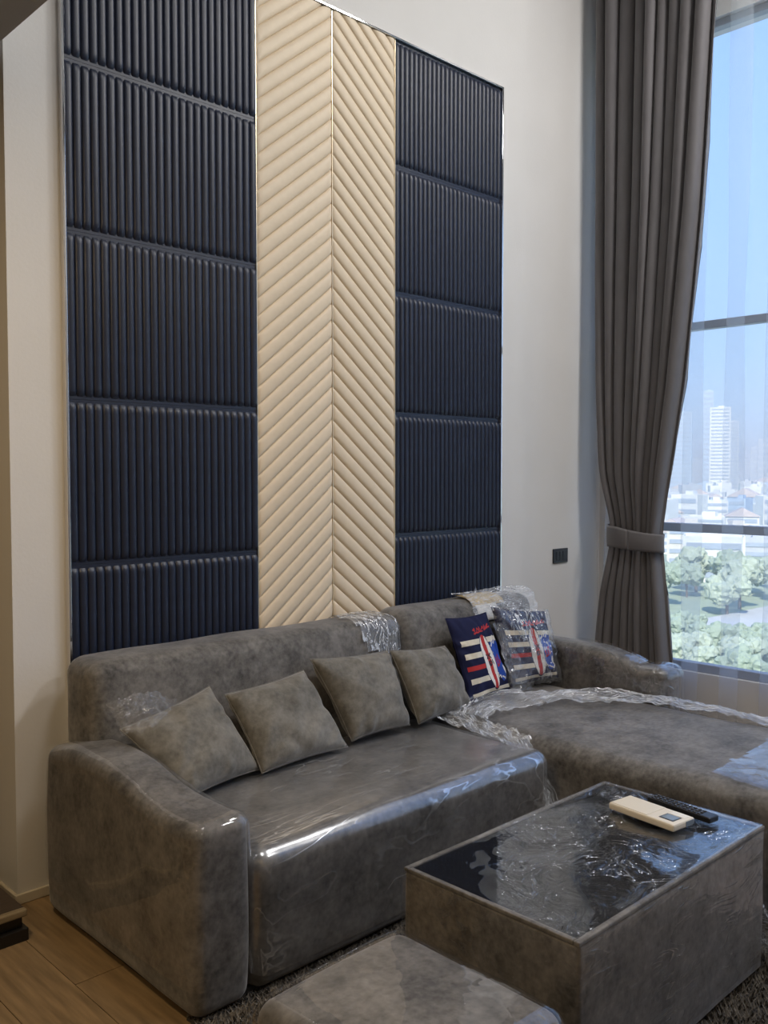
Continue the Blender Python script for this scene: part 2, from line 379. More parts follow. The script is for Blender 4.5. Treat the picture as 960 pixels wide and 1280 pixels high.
for side, (xa, xb) in (('left', (PX[0], PX[1])), ('right', (PX[3], PX[4]))):
    pw = (xb - xa) / NCH
    for r in range(6):
        if side == 'right' and r == 0: continue
        za, zb = ZR[r], ZR[r + 1]
        if side == 'right': za += [0, 0, .03, .02, 0, 0, 0][r]; zb += [0, .03, .02, 0, 0, 0][r] if r < 5 else 0
        nm = 'mitered dark navy fluted panel'
        t = empty('fluted_panel', ((xa + xb) / 2, WY, za),
                  'navy fluted panel, %s in the %s' % (pos_word[r], 'wide left column' if side == 'left' else 'narrow column near the curtain'),
                  'wall panel', 'navy fluted wall panels')
        box('backing', (xa, WY - 0.014, za + .0005), (xb, WY - .0005, zb - .0005), M['navy'], t, 0, t.location)
        cm = channel_mesh(pw * 1.0, zb - za - 0.022, 0.0125)
        for k in range(NCH):
            o = link('channel', cm, None, t); o.location = (xa + (k + .5) * pw - t.location.x, -0.014, 0.011)
SL = 0.80; VP = 0.0738
for (xa, xb, sgn, lab) in ((PX[1], PX[2], 1, 'cream padded chevron panel beside the left navy column, ribs rising to the right'),
                           (PX[2], PX[3], -1, 'cream padded chevron panel beside the right navy column, ribs falling to the right')):
    z0, z1 = 0.60, 3.545; W = xb - xa
    t = empty('chevron_panel', ((xa + xb) / 2, WY, z0), lab, 'wall panel', 'cream chevron wall panels')
    box('backing', (xa, WY - 0.012, z0), (xb, WY - .0005, z1), M['cream'], t, 0, t.location)
    rise = SL * W; nr = int((z1 - z0 + rise) / VP) + 2
    prof = [(-.5, 0), (-.46, .45), (-.36, .78), (-.2, .96), (0, 1), (.2, .96), (.36, .78), (.46, .45), (.5, 0)]
    def rib_mesh(zc, full):
        bm = bmesh.new(); rows = []
        for (u, kd) in ((0, .0), (0.012, .55), (0.035, .9), (.08, 1), (.92, 1), (.965, .9), (.988, .55), (1, .0)):
            rows.append([bm.verts.new((xa + u * W - t.location.x, -0.012 - 0.013 * q * kd, zc + sgn * SL * W * (u - .5) + v * VP)) for v, q in prof])
        for a, b in zip(rows[:-1], rows[1:]):
            for i in range(len(prof) - 1): bm.faces.new((a[i], a[i + 1], b[i + 1], b[i]))
        if not full:
            for co, no in (((0, 0, 0.001), (0, 0, -1)), ((0, 0, z1 - z0 - .001), (0, 0, 1))):
                bmesh.ops.bisect_plane(bm, geom=bm.verts[:] + bm.edges[:] + bm.faces[:], plane_co=co, plane_no=no, clear_outer=True)
        if not bm.faces: bm.free(); return None
        for f in bm.faces:
            f.normal_update()
            if f.normal.y > 0: f.normal_flip()
        me = bpy.data.meshes.new('rib'); bm.to_mesh(me); bm.free(); me.materials.append(M['cream'])
        for p in me.polygons: p.use_smooth = True
        return me
    base = None
    for k in range(nr):
        zc = -rise / 2 + k * VP
        full = zc - rise / 2 - VP > 0 and zc + rise / 2 + VP < z1 - z0
        if full:
            if base is None: base = (rib_mesh(zc, True), zc)
            o = link('rib', base[0], None, t); o.location = (0, 0, zc - base[1])
        else:
            me = rib_mesh(zc, False)
            if me: link('rib', me, None, t)
# polished edge trims and brass joints
structure(box('trim_1', (PX[0] - 0.010, WY - 0.030, 0), (PX[0] - 0.001, WY, 3.553), M['mirror'], None, 0.001))
structure(box('trim_2', (PX[4] + 0.001, WY - 0.030, 0), (PX[4] + 0.010, WY, 3.553), M['mirror'], None, 0.001))
structure(box('trim_3', (PX[0] - 0.010, WY - 0.030, 3.546), (PX[4] + 0.010, WY, 3.554), M['mirror'], None, 0.001))
for n, i in ((4, 1), (5, 2), (6, 3)):
    structure(box('trim_%d' % n, (PX[i] - 0.001, WY - 0.020, 0.6), (PX[i] + 0.001, WY, 3.545), M['brass']))

# ------------------------------------------------------------------ sofa: two-seat section with left arm
sofa = empty('sofa', (2.1, 2.55, 0), 'dark grey suede two-seat sofa section wrapped in clear plastic, under the wall panels', 'sofa')
so = Vector(sofa.location)
box('plinth', (1.32, 2.09, 0.0), (2.90, 3.0, 0.03), M['plinth'], sofa, 0, so)
def arm_profile(y):
    # height of the arm crest along its depth: high shoulder behind, dip, then rounded front
    t = (y - 2.06) / (3.0 - 2.06)
    return 0.548 + 0.058 * sstep(0.18, 0.62, t) - 0.03 * sstep(0.78, 1.0, t)
def arm_def(x0, x1):
    def d(p, n):
        h = arm_profile(p.y); k = max(0.0, (p.z - 0.30) / (0.60 - 0.30))
        p = p.copy(); p.z += k * (h - 0.60)
        p.x += 0.006 * nz(p, 5) * (0.5 + k); p.y += 0.004 * nz(p, 6, 3)
        # padding bulges on the flanks
        c = (x0 + x1) / 2; p.x += (0.010 * sin(pi * min(1, max(0, p.z / 0.55)))) * (1 if p.x > c else -1)
        return p
    return d
soft('arm', (1.292, 2.06, 0.008), (1.478, 3.0, 0.60), 0.045, 0.035, M['suede'], sofa, arm_def(1.292, 1.478), None, so)
def film_over(df, amt, scale, seed):
    def d(p, n):
        p = df(p, n) if df else p.copy()
        return p + n * (0.004 + amt * abs(nz(p, scale, seed)) + amt * 0.7 * abs(nz(p, scale * 2.7, seed + 4)))
    return d
soft('plastic_wrap', (1.289, 2.055, 0.025), (1.481, 3.003, 0.604), 0.047, 0.030, M['film_smooth'], sofa,
     film_over(arm_def(1.289, 1.481), 0.005, 5, 1), lambda p: p.z > 0.10 and p.y < 2.98, so)
def seat_def(x0, x1, y0, y1, top, sag=0.012):
    def d(p, n):
        p = p.copy()
        if p.z > top - 0.12:
            u = (p.x - x0) / (x1 - x0); v = (p.y - y0) / (y1 - y0)
            p.z += sag * max(0, 4 * u * (1 - u)) ** .6 * max(0, 4 * v * (1 - v)) ** .4 * 0.9 + 0.006 * nz(p, 4, 2)
        p.y += 0.004 * nz(p, 5, 9)
        return p
    return d
sd = seat_def(1.48, 2.90, 2.06, 2.86, 0.415)
soft('seat', (1.480, 2.06, 0.008), (2.900, 2.80, 0.415), 0.058, 0.05, M['suede'], sofa, sd, None, so)
soft('plastic_wrap', (1.484, 2.055, 0.03), (2.906, 2.86, 0.419), 0.060, 0.04, M['film_seat'], sofa,
     film_over(sd, 0.003, 4, 5), lambda p: (p.z > 0.06) and p.y < 2.84, so)
def back_def(x0, x1, lean=0.05, bulge=0.02):
    def d(p, n):
        p = p.copy(); k = sstep(0.3, 0.88, p.z)
        if p.y < 2.95: p.y += lean * k * 0.7 - bulge * sin(pi * sstep(.35, .9, p.z)) * (1 - min(1, abs(2 * (p.x - x0) / (x1 - x0) - 1)) ** 4)
        p.z += 0.008 * nz(p, 3, 7) * k; p.x += 0.004 * nz(p, 6, 2)
        return p
    return d
bd = back_def(1.39, 2.865)
soft('backrest', (1.385, 2.80, 0.05), (2.862, 3.06, 0.865), 0.062, 0.05, M['suede'], sofa, bd, None, so)
# wrap remains on the backrest: right top corner and a crumpled tail behind the first cushion
soft('plastic_wrap', (1.385, 2.795, 0.05), (2.866, 3.06, 0.869), 0.064, 0.022, M['film_back'], sofa,
     film_over(bd, 0.005, 12, 2), lambda p: p.x > 2.60 + 0.05 * nz(p, 12) + 0.3 * max(0, .80 - p.z) and p.z > 0.715 + 0.04 * nz(p, 10, 4), so)
def tail(u, v):
    p = Vector((1.405 + 0.27 * u, 2.79 - 0.13 * v - 0.05 * sin(u * 5), 0.655 + 0.07 * (1 - v) + 0.03 * sin(4 * u)))
    c = crumple(p, 11, 0.030, 3); p += Vector((0.3 * c, -0.7 * abs(c), c)); return p - so
grid_sheet('plastic_wrap', tail, 60, 40, M['film_dark'], sofa, lambda u, v: abs(v - .5) < .48 - .25 * u * u)

# ------------------------------------------------------------------ sofa: chaise section with right arm
ch = empty('chaise', (3.4, 2.1, 0), 'dark grey suede chaise section with one padded arm, loose plastic bunched across it', 'sofa')
co_ = Vector(ch.location)
box('plinth', (2.99, 0.98, 0.0), (3.98, 3.0, 0.03), M['plinth'], ch, 0, co_)
cd = seat_def(2.955, 3.83, 0.92, 2.86, 0.425, 0.014)
def cd2(p, n):
    q = cd(p, n); q.z -= 0.018 * sstep(2.3, 1.0, q.y) * 0
    return q
soft('seat', (2.955, 0.92, 0.008), (3.855, 2.80, 0.425), 0.085, 0.05, M['suede'], ch, cd2, None, co_)
bd2 = back_def(2.87, 3.85)
soft('backrest', (2.870, 2.80, 0.05), (3.850, 3.06, 0.880), 0.075, 0.05, M['suede'], ch, bd2, None, co_)
def rarm_profile(y):
    t = (y - 2.09) / (3.0 - 2.09)
    return 0.583 + 0.055 * sstep(0.08, 0.45, t) + 0.01 * t
def rarm_def(p, n):
    p = p.copy(); h = rarm_profile(p.y); k = max(0.0, (p.z - 0.30) / 0.30)
    p.z += k * (h - 0.60) - 0.012 * k * math.exp(-((p.y - 2.24) / 0.04) ** 2); p.x += 0.006 * nz(p, 5) + 0.010 * sin(pi * min(1, max(0, p.z / .6))) * (1 if p.x > 3.93 else -1)
    return p
soft('arm', (3.835, 2.09, 0.008), (4.005, 3.04, 0.60), 0.048, 0.035, M['suede'], ch, rarm_def, None, co_)
soft('plastic_wrap', (3.831, 2.082, 0.025), (4.010, 3.03, 0.605), 0.050, 0.030, M['film_smooth'], ch,
     film_over(rarm_def, 0.005, 6, 8), lambda p: p.z > 0.40 and p.y < 2.95, co_)
soft('plastic_wrap', (3.828, 2.074, 0.025), (4.013, 3.03, 0.608), 0.050, 0.018, M['film'], ch,
     film_over(rarm_def, 0.010, 9, 18), lambda p: p.z > 0.40 and p.y < 2.20 + 0.03 * nz(p, 12), co_)
# wrap still tight round the foot of the chaise
soft('plastic_wrap', (2.949, 0.915, 0.03), (3.862, 2.80, 0.431), 0.087, 0.016, M['film_smooth'], ch,
     film_over(cd2, 0.005, 8, 3), lambda p: p.y < 1.45 + 0.06 * (p.x - 2.95) + 0.015 * nz(p, 14) and p.z > .06, co_)
# loose band of film bunched across the chaise, from the seat joint to behind the arm
path = [Vector(q) for q in ((2.93, 2.52, .437), (3.10, 2.56, .445), (3.30, 2.50, .447), (3.50, 2.38, .447), (3.70, 2.15, .445), (3.775, 1.95, .442), (3.80, 1.72, .438), (3.80, 1.45, .434))]
def along(t):
    t *= len(path) - 1.0001; i = int(t); f = t - i
    p0 = path[max(0, i - 1)]; p1 = path[i]; p2 = path[i + 1]; p3 = path[min(len(path) - 1, i + 2)]
    return 0.5 * ((2 * p1) + (p2 - p0) * f + (2 * p0 - 5 * p1 + 4 * p2 - p3) * f * f + (3 * p1 - p0 - 3 * p2 + p3) * f ** 3)
def band(u, v):
    p = along(u); d = (along(min(1, u + .01)) - along(max(0, u - .01))).normalized(); s = Vector((-d.y, d.x, 0))
    w = (0.25 if v > .5 else 0.13) * (1 - .55 * u) * (0.8 + .4 * nz((u * 9, 1, 2)))
    q = p + s * (v - .5) * 2 * w
    q.z += 0.012 + abs(crumple(q, 9, 0.028, 2)) * (1 - .3 * u) + 0.012 * sin(pi * v); q.x += 0.012 * nz(q, 14, 4); q.y += 0.012 * nz(q, 14, 9)
    q.z -= 1.1 * max(0, q.x - 3.80) if q.y < 2.05 else 0; q.x = min(q.x, 3.875) if q.y < 2.05 else min(q.x, 3.83)
    return q - co_
grid_sheet('plastic_wrap', band, 170, 44, M['film_loose'], ch)
# film spilling down the joint between the two sections
def spill(u, v):
    y = 2.62 - 0.60 * u; drop = sstep(.62, 1, u)
    p = Vector((2.915 + (v - .5) * 0.15 * (1 - .3 * drop), y - 0.03 * drop, 0.445 - 0.05 * u - 0.28 * drop - 0.05 * (1 - abs(2 * v - 1)) * (1 - drop) * u))
    c = abs(crumple(p, 12, 0.030, 6)); p.z += c * (1 - drop); p.y -= c * drop + .03 * drop; p.x += 0.018 * nz(p, 16, 2)
    return p - co_
grid_sheet('plastic_wrap', spill, 80, 36, M['film_loose'], ch)

# ------------------------------------------------------------------ cushions
def cushion_surface(c, th, pinch=0.055, sag=0.0, seed=0.0, wr=1.0):
    """c: corners TL, TR, BR, BL (world); returns fn(u, v, side)"""
    TL, TR, BR, BL = [Vector(q) for q in c]
    ctr = (TL + TR + BR + BL) / 4
    N_ = ((TR - TL).cross(BL - TL)).normalized()
    if N_.y > 0: N_ = -N_           # front side faces the room
    def fn(u, v, side):
        # pull the sides in between the corners
        a = 2 * u - 1; b = 2 * v - 1
        uu = .5 + .5 * a * (1 - pinch * (1 - b * b) * a * a); vv = .5 + .5 * b * (1 - pinch * (1 - a * a) * b * b)
        p = TL.lerp(TR, uu).lerp(BL.lerp(BR, uu), vv)
        h = ((1 - a ** 4) * (1 - b ** 4))
        h = max(0, h) ** 0.5 * (0.72 + .28 * (1 - a * a) * (1 - b * b))
        ed = (1 - h)
        w = 0.012 * wr * nz((u * 4, v * 4, seed), 1, seed) * h + 0.010 * wr * ed * h * 2 * sin(14 * (u if abs(b) > abs(a) else v) + 5 * seed + 6 * nz((u, v, 0), 3, seed))
        return p + N_ * side * (th * h + w) 
    return fn, N_
def cushion(name, corners, th, m, label, group, seed, n=36, wr=1.0, cat='cushion'):
    base = (Vector(corners[2]) + Vector(corners[3])) / 2
    t = empty(name, base, label, cat, group)
    fn, N_ = cushion_surface(corners, th, seed=seed, wr=wr)
    V = []; Fs = []
    for side in (1, -1):
        o0 = len(V)
        for j in range(n + 1):
            for i in range(n + 1): V.append(fn(i / n, j / n, side) - base)
        for j in range(n):
            for i in range(n):
                a = o0 + j * (n + 1) + i; q = (a, a + 1, a + n + 2, a + n + 1)
                Fs.append(q if side == -1 else q[::-1])
    bm = bmesh.new(); vv = [bm.verts.new(v) for v in V]
    for f in Fs: bm.faces.new([vv[i] for i in f])
    bmesh.ops.remove_doubles(bm, verts=bm.verts, dist=0.0006)
    cov = from_bm('cover', bm, m, t, True)
    # piped seam along the rim
    rim = [fn(i / n, 0, 0) for i in range(n)] + [fn(1, i / n, 0) for i in range(n)] + [fn(1 - i / n, 1, 0) for i in range(n)] + [fn(0, 1 - i / n, 0) for i in range(n)]
    bm = bmesh.new(); rings = []
    for k, p in enumerate(rim):
        d = (rim[(k + 1) % len(rim)] - rim[k - 1]).normalized(); s = d.cross(N_).normalized()
        rings.append([bm.verts.new(p - base + (s * cos(a) + N_ * sin(a)) * 0.0025) for a in (0, pi / 2, pi, 3 * pi / 2)])
    for k in range(len(rings)):
        a, b = rings[k], rings[(k + 1) % len(rings)]
        for i in range(4): bm.faces.new((a[i], a[(i + 1) % 4], b[(i + 1) % 4], b[i]))
    from_bm('piping', bm, m, cov, True)
    return t, fn, base
G = 'grey suede scatter cushions'
cushion('cushion', [(1.432, 2.73, .657), (1.80, 2.76, .735), (1.905, 2.60, .447), (1.555, 2.53, .444)], 0.074, M['cushion'],
        'grey suede cushion leaning in the corner beside the near plastic-wrapped arm', G, 1.3)
cushion('cushion', [(1.850, 2.74, .700), (2.230, 2.755, .728), (2.310, 2.585, .445), (1.890, 2.57, .442)], 0.074, M['cushion'],
        'grey suede cushion, second along the sofa counting from the near arm', G, 2.1)
cushion('cushion', [(2.275, 2.77, .764), (2.700, 2.765, .740), (2.690, 2.62, .450), (2.362, 2.62, .448)], 0.078, M['cushion'],
        'squarish light grey suede cushion standing upright at the joint of the backrests', G, 4.4)
cushion('cushion', [(2.685, 2.735, .747), (3.045, 2.745, .718), (3.085, 2.62, .456), (2.722, 2.60, .450)], 0.074, M['cushion'],
        'brownish grey suede cushion next to the striped navy cushions', G, 6.2)

PC = {k: simple('print_' + k, c, 0.8, spec=0.2, noise_amt=0.06, noise_scale=60, bump=0.05, bump_scale=500) for k, c in
      dict(navy=(0.010, 0.012, 0.045), cream=(0.66, 0.60, 0.48), red=(0.42, 0.035, 0.035), white=(0.72, 0.70, 0.66), blue=(0.025, 0.075, 0.36), dark=(0.03, 0.02, 0.03)).items()}
ORD = ['navy', 'cream', 'red', 'white', 'blue', 'dark']
def seg(px, py, ax, ay, bx, by):
    dx, dy = bx - ax, by - ay; t = max(0, min(1, ((px - ax) * dx + (py - ay) * dy) / (dx * dx + dy * dy + 1e-9)))
    return sqrt((px - ax - t * dx) ** 2 + (py - ay - t * dy) ** 2)
SCRIPT = [(.40, .185, .44, .165), (.44, .165, .42, .205), (.47, .20, .50, .165), (.50, .165, .53, .195), (.53, .195, .57, .155), (.57, .155, .58, .19), (.61, .185, .65, .15), (.65, .15, .66, .185), (.69, .18, .74, .14), (.74, .14, .72, .18), (.76, .175, .84, .135), (.40, .225, .62, .205), (.66, .20, .86, .165)]
BOARD = [(.535, .50, .56, .55), (.56, .50, .535, .55), (.585, .49, .575, .55), (.60, .52, .63, .49), (.60, .52, .63, .55), (.55, .58, .56, .64), (.575, .64, .57, .58), (.59, .58, .62, .60), (.62, .60, .59, .63), (.635, .57, .65, .62)]
SPLASH = [(.74, .36, .77, .30), (.78, .37, .81, .29), (.82, .38, .86, .31), (.71, .41, .745, .375), (.80, .80, .90, .84), (.90, .84, .95, .78)]
LET = [(.74, .56, .75, .66), (.75, .66, .79, .65), (.80, .54, .81, .64), (.84, .53, .85, .63), (.85, .63, .89, .60)]
def print_at(u, v):
    # surfboard: long ellipse, white with a red centre band and dark lettering
    bx = .575 + .05 * (v - .55); ex = (u - bx) / .125; ey = (v - .59) / .335
    if ex * ex + ey * ey < 1:
        if any(seg(u, v, *s) < .008 for s in BOARD): return 'dark'
        return 'red' if abs(u - bx) < .038 else 'white'
    if ex * ex + ey * ey < 1.12: return 'navy'
    # blue shape with white strokes and red letters
    d = ((u - .83) / .135) ** 2 + ((v - .60) / .26) ** 2
    if any(seg(u, v, *s) < .010 for s in SPLASH): return 'white'
    if d < 1 or (.69 < u < .97 and .36 < v < .48):
        if any(seg(u, v, *s) < .013 for s in LET): return 'red'
        if ((u - .92) / .035) ** 2 + ((v - .72) / .06) ** 2 < 1 or ((u - .74) / .03) ** 2 + ((v - .80) / .03) ** 2 < 1: return 'white'
        return 'blue'
    for (a, b, c, x1) in ((.295, .355, 'cream', 1), (.445, .505, 'cream', .72), (.59, .65, 'red', .72), (.74, .80, 'cream', .72), (.905, .955, 'cream', 1)):
        if a < v < b and .07 < u < min(x1, .97): return c
    if any(seg(u, v, *s) < .009 for s in SCRIPT): return 'red'
    return 'navy'
def printed(corners, th, label, seed):
    t, fn, base = cushion('printed_cushion', corners, th, PC['navy'], label, 'navy printed cushions', seed, 36, 0.8)
    n = 110; by = {}
    V = [fn(i / n, j / n, 1) - base for j in range(n + 1) for i in range(n + 1)]
    # flat print: colour chosen face by face on the cushion's own cover
    cov = [c for c in t.children if c.name.startswith('cover')][0]
    Fs = []; mi = []
    for j in range(n):
        for i in range(n):
            a = j * (n + 1) + i; Fs.append((a, a + n + 1, a + n + 2, a + 1)); mi.append(ORD.index(print_at((i + .5) / n, (j + .5) / n)))
    k = len(V); nb = 24
    V += [fn(i / nb, j / nb, -1) - base for j in range(nb + 1) for i in range(nb + 1)]
    for j in range(nb):
        for i in range(nb):
            a = k + j * (nb + 1) + i; Fs.append((a, a + 1, a + nb + 2, a + nb + 1)); mi.append(0)
    me = bpy.data.meshes.new('cover'); me.from_pydata([tuple(v) for v in V], [], Fs)
    for nme in ORD: me.materials.append(PC[nme])
    me.polygons.foreach_set('material_index', mi); me.update()
    for p in me.polygons: p.use_smooth = True
    cov.data = me
    return t, fn, base
printed([(3.060, 2.755, .840), (3.375, 2.778, .832), (3.472, 2.700, .450), (3.120, 2.655, .452)], 0.040,
        'navy striped cushion with a red and white surfboard print, uncovered', 3.3)
t6, fn6, b6 = printed([(3.425, 2.785, .852), (3.775, 2.725, .800), (3.800, 2.655, .468), (3.485, 2.71, .462)], 0.044,
        'navy striped surfboard cushion in clear crinkled plastic beside the far arm', 5.1)
def bag(u, v):
    p = fn6(min(1, max(0, u * 1.0)), min(1, max(0, v)), 1) - b6
    c = crumple(p, 12, 0.016, 4); q = p + Vector((-0.45, -0.85, 0.1)) * (0.012 + abs(c))
    q.x += 0.05 * (u - .5); q.z += -0.03 * (v - .4) + .02 * nz((u * 6, v * 2, 0), 1, 3); return q
grid_sheet('plastic_wrap', bag, 70, 70, M['film_bag'], t6)
def bagtail(u, v):
    # loose end of the bag hanging down its left edge onto the seat
    w = .05 + .05 * v
    p = Vector((3.375 + 0.085 * v + w * (u - .5) * (1.2 + .5 * nz((v * 5, 1, 0))), 2.715 - 0.09 * v - .02 * u, 0.79 - 0.325 * v)) - b6
    c = crumple(p, 14, 0.022, 9); p += Vector((-.4 * abs(c), -abs(c), .3 * c)); return p
grid_sheet('plastic_wrap', bagtail, 24, 60, M['film_bag'], t6)

# papers and film on top of the chaise backrest
def curve_over(x0, x1, s0, s1, lift, skew=0.0):
    # follows the rounded crest of the backrest from its top to its front
    prof_ = [(2.99, .884), (2.94, .886), (2.90, .880), (2.865, .862), (2.848, .835), (2.836, .80), (2.828, .76)]
    def fn(u, v):
        s = (s0 + (s1 - s0) * v) * (len(prof_) - 1.001); i = int(s); f = s - i
        y = prof_[i][0] * (1 - f) + prof_[i + 1][0] * f; z = prof_[i][1] * (1 - f) + prof_[i + 1][1] * f
        return Vector((x0 + (x1 - x0) * u + skew * v, y - lift * .8, z + lift))
    return fn
def sheet_thing(name, fn, nu, nv, m, label, cat, org):
    o = grid_sheet(name, lambda u, v: fn(u, v) - Vector(org), nu, nv, m, None); o.location = org
    md = o.modifiers.new('thickness', 'SOLIDIFY'); md.thickness = 0.0008
    tag(o, label, cat); return o
sheet_thing('paper_sheet', curve_over(3.36, 3.60, 0.05, 0.62, 0.010), 8, 14, M['kraft'], 'tan printed paper under plastic on top of the far backrest', 'paper', (3.5, 2.93, .89))
sheet_thing('paper_card', curve_over(3.375, 3.53, 0.60, .97, 0.012, 0.01), 8, 10, M['paper'], 'small white card hanging on the far backrest above the printed cushions', 'paper', (3.45, 2.85, .86))
cap = curve_over(3.34, 3.84, 0.0, .95, 0.016)
def capf(u, v):
    p = cap(u, v); c = abs(crumple(p, 10, .020, 1)); return p + Vector((0, -.5 * c, .8 * c)) - co_
grid_sheet('plastic_wrap', capf, 50, 40, M['film_loose'], ch)
def spike(u, v):
    p = Vector((3.43 + .03 * u + .03 * v, 2.91 + .01 * u, .885 + .055 * v * (1 - u * .4))); return p + Vector((0, .006 * sin(9 * u), 0)) - co_
grid_sheet('plastic_wrap', spike, 8, 8, M['film_loose'], ch, lambda u, v: u < 1 - .8 * v)

# ------------------------------------------------------------------ coffee table
TX0, TX1, TY0, TY1, TZ = 1.690, 2.662, 1.118, 1.668, 0.45
tb = empty('coffee_table', ((TX0 + TX1) / 2, (TY0 + TY1) / 2, 0), 'grey suede box coffee table with inset black glass top under creased plastic', 'table')
to = Vector(tb.location)
def tdef(p, n):
    p = p.copy(); k = 1 - p.z / TZ; p.x += 0.003 * nz(p, 5); p.y += 0.003 * nz(p, 5, 4); return p
soft('body', (TX0, TY0, 0.022), (TX1, TY1, TZ - 0.004), 0.012, 0.06, M['suede'], tb, tdef, None, to)
box('plinth', (TX0 + .03, TY0 + .03, 0), (TX1 - .03, TY1 - .03, .03), M['plinth'], tb, 0, to)
bm = bmesh.new(); rw = 0.016
for a, b in (((TX0, TY0, TZ - .008), (TX1, TY0 + rw, TZ + .003)), ((TX0, TY1 - rw, TZ - .008), (TX1, TY1, TZ + .003)),
             ((TX0, TY0 + rw, TZ - .008), (TX0 + rw, TY1 - rw, TZ + .003)), ((TX1 - rw, TY0 + rw, TZ - .008), (TX1, TY1 - rw, TZ + .003))):
    add_box(bm, Vector(a) - to, Vector(b) - to, 0.003)
from_bm('rim', bm, M['suede'], tb)
box('glass_top', (TX0 + rw, TY0 + rw, TZ - .012), (TX1 - rw, TY1 - rw, TZ - .001), M['blackglass'], tb, 0, to)
# film over the top: tight and clear on the near-left strip, creased on the rest
def topfilm(u, v):
    p = Vector((TX0 + .004 + (TX1 - TX0 - .008) * u, TY0 + .004 + (TY1 - TY0 - .008) * v, TZ + .005))
    e_ = min(u, 1 - u, v, 1 - v); w = sstep(0, .08, e_)
    p.z += w * (-.003 + .0055 * nz(p, 7, 3) + .006 * abs(crumple(p, 6, .5, 2)) * sstep(-.1, .5, nz(p, 3, 6) + .15))
    return p - to
def edge_keep(u, v):
    # left of this line the first layer ends
    x = TX0 + (TX1 - TX0) * u; y = TY0 + (TY1 - TY0) * v
    return (x - 1.675) * (1.624 - 1.343) - (y - 1.343) * (2.024 - 1.675) > 0
grid_sheet('plastic_wrap', topfilm, 150, 90, M['film_table'], tb, edge_keep)
grid_sheet('plastic_wrap', lambda u, v: topfilm(u, v) + Vector((0, 0, .002)), 90, 60, M['film_thin'], tb)
soft('plastic_wrap', (TX0 - .004, TY0 - .004, 0.05), (TX1 + .004, TY1 + .004, TZ + .004), 0.014, 0.03, M['film'], tb,
     film_over(tdef, 0.004, 7, 6), lambda p: p.z < TZ - .003 and p.z > .06, to)
def skirt(u, v):
    # loose film hanging at the far bottom corner
    a = u * 1.7 - .85
    p = Vector((TX1 + .005 + .06 * cos(a) * (1 - v) , TY0 + .05 + .16 * sin(a), 0.02 + .18 * v))
    c = crumple(p, 12, .03, 2); p += Vector((abs(c), -abs(c) * .6, .3 * c)); return p - to
grid_sheet('plastic_wrap', skirt, 50, 40, M['film_loose'], tb)

# remotes
def remote(name, ctr, length, width, h, rot, m, label):
    t = empty(name, ctr, label, 'remote'); t.rotation_euler = (0, 0, rot)
    bm = bmesh.new(); add_box(bm, (-length / 2, -width / 2, 0), (length / 2, width / 2, h), 0.006 if h > .018 else .004)
    from_bm('case', bm, m, t, False)
    return t
zr = TZ + 0.012
ac = remote('air_conditioner_remote', (2.462, 1.380, zr), 0.235, 0.105, 0.022, radians(-97), M['white_plastic'], 'cream remote control with a small grey screen lying on the coffee table')
box('cover_flap', (-.112, -.047, .0215), (.02, .047, .0232), M['white_plastic'], ac, 0.001)
bez = box('screen_bezel', (.050, -.030, .0215), (.100, .014, .0229), M['black_plastic'], ac, 0.0005)
box('screen', (.054, -.026, .0225), (.096, .010, .0233), M['lcd'], bez)
box('label_strip', (.055, .018, .0215), (.105, .046, .0226), M['paper'], ac)
box('sensor_window', (.1165, .008, .004), (.1185, .046, .018), M['lcd'], ac)
tv = remote('black_remote', (2.570, 1.335, zr), 0.225, 0.048, 0.018, radians(-98), M['black_plastic'], 'slim black remote control with many buttons beside the cream remote')
bmc = bmesh.new(); add_box(bmc, (-.005, -.0035, 0), (.005, .0035, .003), .001); bmesh.ops.recalc_face_normals(bmc, faces=bmc.faces)
bme = bpy.data.meshes.new('button'); bmc.to_mesh(bme); bmc.free(); bme.materials.append(simple('button_grey', (.06, .06, .065), .5))
for r in range(11):
    for c in range(3):
        o = link('button', bme, None, tv); o.location = (-.095 + r * .0165, -.0145 + c * .0145, .0175)

# ------------------------------------------------------------------ stool
sx0, sx1, sy0, sy1 = 1.10, 1.552, 1.045, 1.548
st = empty('stool', ((sx0 + sx1) / 2, (sy0 + sy1) / 2, 0), 'low grey suede cube stool in shiny plastic in front of the coffee table', 'stool')
sto = Vector(st.location)
sdf = seat_def(sx0, sx1, sy0, sy1, 0.385, 0.018)
box('plinth', (sx0 + .03, sy0 + .03, 0), (sx1 - .03, sy1 - .03, .04), M['plinth'], st, 0, sto)
soft('body', (sx0, sy0, 0.03), (sx1, sy1, 0.385), 0.045, 0.03, M['suede'], st, sdf, None, sto)
soft('plastic_wrap', (sx0 - .004, sy0 - .004, 0.05), (sx1 + .004, sy1 + .004, 0.390), 0.046, 0.025, M['film_smooth'], st, film_over(sdf, .004, 6, 2), lambda p: p.z > .07, sto)

